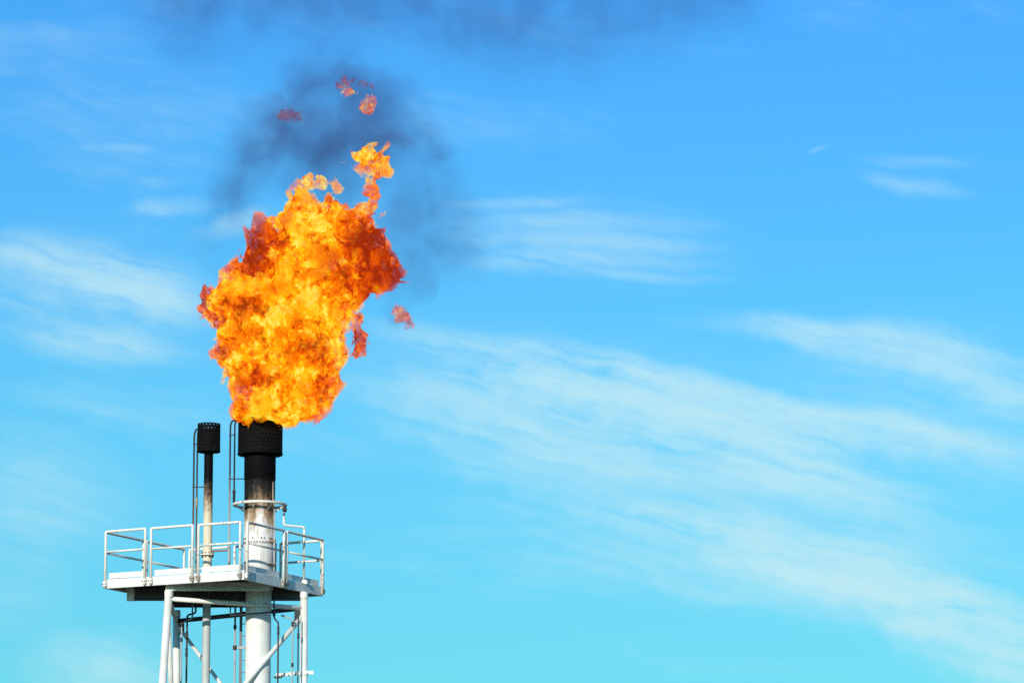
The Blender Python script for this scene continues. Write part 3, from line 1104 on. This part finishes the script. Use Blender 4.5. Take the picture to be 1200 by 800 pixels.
WISPS = [
    ((2.601, 0.0, 7.715), [(-0.041, -0.026, -0.108, 0.104), (0.063, 0.004, 0.065, 0.094), (-0.147, -0.013, -0.022, 0.062), (0.104, 0.01, 0.216, 0.052)], -0.04, 2.6, 0.95),
    ((2.031, 0.0, 8.104), [(-0.063, 0.013, 0.0, 0.067), (0.042, -0.043, -0.022, 0.062), (0.147, -0.049, -0.022, 0.054)], -0.05, 4, 0.9),
    ((3.465, 0.0, 2.48), [(-0.084, 0.034, 0.085, 0.125), (0.042, -0.024, -0.064, 0.146), (0.168, -0.027, -0.233, 0.083), (-0.209, 0.05, 0.212, 0.073)], -0.28, 4.5, 0.9),
    ((2.177, 0.0, 8.319), [(-0.315, -0.003, -0.065, 0.083), (-0.147, 0.034, 0.043, 0.083), (0.041, -0.002, 0.086, 0.083), (0.252, 0.014, 0.0, 0.062), (0.442, -0.035, -0.065, 0.052)], -0.55, 3.5, 0.55),
    ((0.607, 0.0, 7.521), [(-0.147, 0.013, 0.0, 0.104), (0.021, 0.037, 0.043, 0.146), (0.189, 0.002, 0.022, 0.125), (0.316, 0.024, -0.065, 0.073)], -0.55, 3.0, 0.5),
]
SMOKE = [
    (1.795, 3.15, 9.13, 1.302, 1.3),
    (0.954, 2.65, 8.787, 1.042, 1.3),
    (0.204, 2.65, 8.344, 0.885, 1.7),
    (-0.003, 2.65, 7.461, 1.042, 1.9),
    (-0.32, 2.65, 6.91, 0.938, 1.2),
    (0.64, 2.65, 7.792, 1.172, 1.2),
    (2.647, 3.65, 8.916, 1.172, 1.2),
    (3.304, 3.65, 8.135, 1.302, 1.1),
    (3.958, 3.65, 7.467, 1.042, 1.3),
    (4.142, 3.15, 7.287, 0.469, 2.6),
    (3.962, 3.65, 6.357, 1.432, 1.0),
    (3.738, 4.15, 5.464, 1.562, 0.9),
    (-0.744, 2.65, 6.36, 1.198, 1.3),
    (-0.995, 2.65, 5.811, 1.042, 0.8),
    (4.711, 4.65, 5.345, 1.302, 0.6),
    (1.762, 4.15, 8.14, 2.214, 1.5),
    (1.551, 4.15, 7.134, 1.823, 1.2),
    (0.595, 3.65, 7.134, 1.302, 1.0),
    (2.75, 4.15, 7.245, 1.302, 1.0),
    (3.349, 2.65, 3.844, 1.042, 1.2),
    (3.061, 1.65, 2.96, 0.625, 1.8),
    (-1.406, 3.15, 5.038, 1.042, 0.5),
]
SMOKE_TOP = [
    (-1.883, 5.65, 11.683, 2.083, 1.2),
    (-0.107, 5.65, 12.142, 2.344, 1.2),
    (-2.783, 5.65, 12.372, 2.083, 1.0),
    (2.08, 6.65, 12.872, 3.125, 1.2),
    (5.231, 6.65, 12.408, 2.865, 1.1),
    (7.253, 6.65, 11.713, 2.604, 1.1),
    (8.149, 6.65, 11.02, 1.562, 0.9),
    (9.761, 7.65, 12.908, 2.865, 1.1),
    (11.804, 7.65, 12.908, 2.083, 0.9),
    (3.884, 6.65, 11.713, 2.083, 0.6),
]


def fire_mat(name, cool, hot, dens, bias=0.0, skin=0.86, bright=1.0, size=1.0):
    """burning gas: an absorbing, self-glowing volume with sharper flecks of bright gas at its skin"""
    m_, t = mat(name)
    pos = t.n('ShaderNodeTexCoord').outputs['Object']
    stops = [(0.0, (0.30, 0.020, 0.002)), (0.16, (0.54, 0.040, 0.001)), (0.34, (0.86, 0.095, 0.001)), (0.50, (1.0, 0.20, 0.003)),
             (0.64, (1.0, 0.36, 0.003)), (0.80, (1.0, 0.55, 0.004)), (0.94, (1.0, 0.69, 0.02)), (1.0, (1.0, 0.82, 0.13))]

    def field(warp_detail, fine_detail, fine_scale, amp, fold=0.0):
        wn = t.n('ShaderNodeTexNoise', ins={'Vector': pos, 'Scale': 1.5 * size, 'Detail': warp_detail, 'Roughness': 0.6})
        wv_ = t.n('ShaderNodeVectorMath', operation='MULTIPLY_ADD', ins={0: wn.outputs[1], 1: (0.6 / size,) * 3, 2: pos}).outputs[0]
        fine_ = t.noise(t.mapping(wv_, scale=(1, 1, 0.8)), fine_scale * size, fine_detail, 0.70)
        big = t.noise(wv_, 1.35 * size, 1, 0.5)
        temp = t.m('MULTIPLY_ADD', t.m('SUBTRACT', fine_, 0.5), amp, (0.62 if fold else 0.52) + bias)
        temp = t.m('MULTIPLY_ADD', t.m('SUBTRACT', big, 0.5), 1.3, temp)
        if fold:
            at_ = t.n('ShaderNodeAttribute', attribute_name='fold').outputs['Fac']
            temp = t.m('MULTIPLY_ADD', at_, -fold, temp)
        for sgn, lst in ((-1, cool), (1, hot)):
            for (x, y, z, r, s_) in lst:
                mp = t.mapping(wv_, loc=(x + 0.3, y + 0.3, z + 0.3), scale=(r, r, r), kind='TEXTURE')
                g = t.n('ShaderNodeTexGradient', gradient_type='SPHERICAL', ins={0: mp}).outputs[1]
                temp = t.m('MULTIPLY_ADD', g, sgn * s_ * 1.3, temp)
        return fine_, t.ramp(temp, stops)
    f0, c0 = field(2, 3, 3.6, 2.0)
    den = t.m('MULTIPLY', t.mapr(f0, 0.38, 0.58, 0.2, 1.0), dens)
    em = t.n('ShaderNodeEmission', ins={'Color': c0, 'Strength': t.m('MULTIPLY', den, 1.08 * bright)})
    ab = t.n('ShaderNodeVolumeAbsorption', ins={'Color': (0, 0, 0, 1), 'Density': den})
    vol = t.n('ShaderNodeAddShader', ins={0: em.outputs[0], 1: ab.outputs[0]})
    f1, c1 = field(3, 8, 4.4, 3.7, 0.34)
    es = t.n('ShaderNodeEmission', ins={'Color': c1, 'Strength': 1.08 * bright})
    tr = t.n('ShaderNodeBsdfTransparent')
    sf = t.mapr(t.noise(pos, 7.0 * size, 5, 0.65), 0.38, 0.53, 0.06, skin)
    oa = t.n('ShaderNodeAttribute', attribute_name='outer').outputs['Fac']
    sf = t.m('MULTIPLY', sf, t.mapr(oa, 0.50, 1.0, 1.0, 0.25))
    surf = t.n('ShaderNodeMixShader', ins={0: sf, 1: tr.outputs[0], 2: es.outputs[0]})
    t.n('ShaderNodeOutputMaterial', ins={'Surface': surf.outputs[0], 'Volume': vol.outputs[0]})
    m_.cycles.emission_sampling = 'NONE'
    m_.cycles.volume_step_rate = 0.14
    return m_


FO = Vector((0.82, 2.35, 18.27))          # mouth of the main stack
flame = bpy.data.objects.new('flame', blob_mesh('flame', FLAME, HOLES, 0.034, 0.10, 0.19, seed=3, warp_amp=0.30))
flame.data.materials.append(fire_mat('burning_gas', COOL, HOT, 5.5))
C.objects.link(flame)
flame.location = FO
tag(flame, 'huge orange and yellow gas flame roaring from the thick stack', 'flame')
WL = ['pink flame scrap adrift high above the main flame', 'tiny flame scrap highest up, beside a brown smoke curl', 'red flame scrap torn off at the right of the main flame',
      'dull red brown fire curl at the top of the dark smoke', 'dull red brown fire smudge in the smoke, upper left']
for i, (org_, bl, b_, dn, br) in enumerate(WISPS):
    o = bpy.data.objects.new('flame_wisp', blob_mesh('flame_wisp', bl, [], 0.016, 0.04, 0.085, pad=0.25, seed=40 + 7 * i, warp_amp=0.12, nf=2.6))
    o.data.materials.append(fire_mat('wisp_gas', [], [], dn, bias=b_, skin=0.42 if i < 3 else 0.20, bright=br, size=1.8))
    C.objects.link(o)
    o.location = FO + Vector(org_)
    tag(o, WL[i], 'flame', 'flame scraps in the smoke')


# ------------------------------------------------------------------ smoke
def smoke_mat(name, blobs, dens):
    m_, t = mat(name)
    pos = t.n('ShaderNodeTexCoord').outputs['Object']
    wn = t.n('ShaderNodeTexNoise', ins={'Vector': pos, 'Scale': 0.5, 'Detail': 2, 'Roughness': 0.55})
    wv_ = t.n('ShaderNodeVectorMath', operation='SUBTRACT', ins={0: wn.outputs[1], 1: (0.5, 0.5, 0.5)}).outputs[0]
    wv_ = t.n('ShaderNodeVectorMath', operation='MULTIPLY_ADD', ins={0: wv_, 1: (2.2, 2.2, 2.2), 2: pos}).outputs[0]
    tot = None
    for (x, y, z, r, s) in blobs:
        mp = t.mapping(wv_, loc=(x, y, z), scale=(r, r, r), kind='TEXTURE')
        g = t.n('ShaderNodeTexGradient', gradient_type='SPHERICAL', ins={0: mp}).outputs[1]
        g = t.mapr(g, 0, 0.9, 0, s, True)
        tot = g if tot is None else t.m('ADD', tot, g)
    nz = t.noise(wv_, 0.85, 4, 0.62)
    nz = t.mapr(nz, 0.38, 0.66, 0.18, 1.55)
    den = t.m('MULTIPLY', t.m('MULTIPLY', tot, nz), dens)
    v = t.n('ShaderNodeVolumePrincipled', ins={'Color': (0.13, 0.125, 0.13, 1), 'Density': den, 'Anisotropy': 0.2, 'Absorption Color': (0.16, 0.14, 0.26, 1)})
    t.n('ShaderNodeOutputMaterial', ins={'Volume': v.outputs[0]})
    m_.cycles.volume_step_rate = 0.5
    return m_


for nm, lab, blobs, dn in (('smoke', 'thin dark smoke rising around and above the flame', SMOKE, 0.42), ('smoke', 'dark smoke drifting along the top edge of the sky', SMOKE_TOP, 0.22)):
    hull = [(x, y, z, r * 0.98) for x, y, z, r, s in blobs]
    o = bpy.data.objects.new(nm, blob_mesh(nm, hull, [], 0.30, 0.25, 0.0001, pad=1.6, seed=5, warp_amp=0.0, ysq=1.0))
    o.data.materials.append(smoke_mat('thin_smoke', blobs, dn))
    C.objects.link(o)
    o.location = FO
    tag(o, lab, kind='stuff')
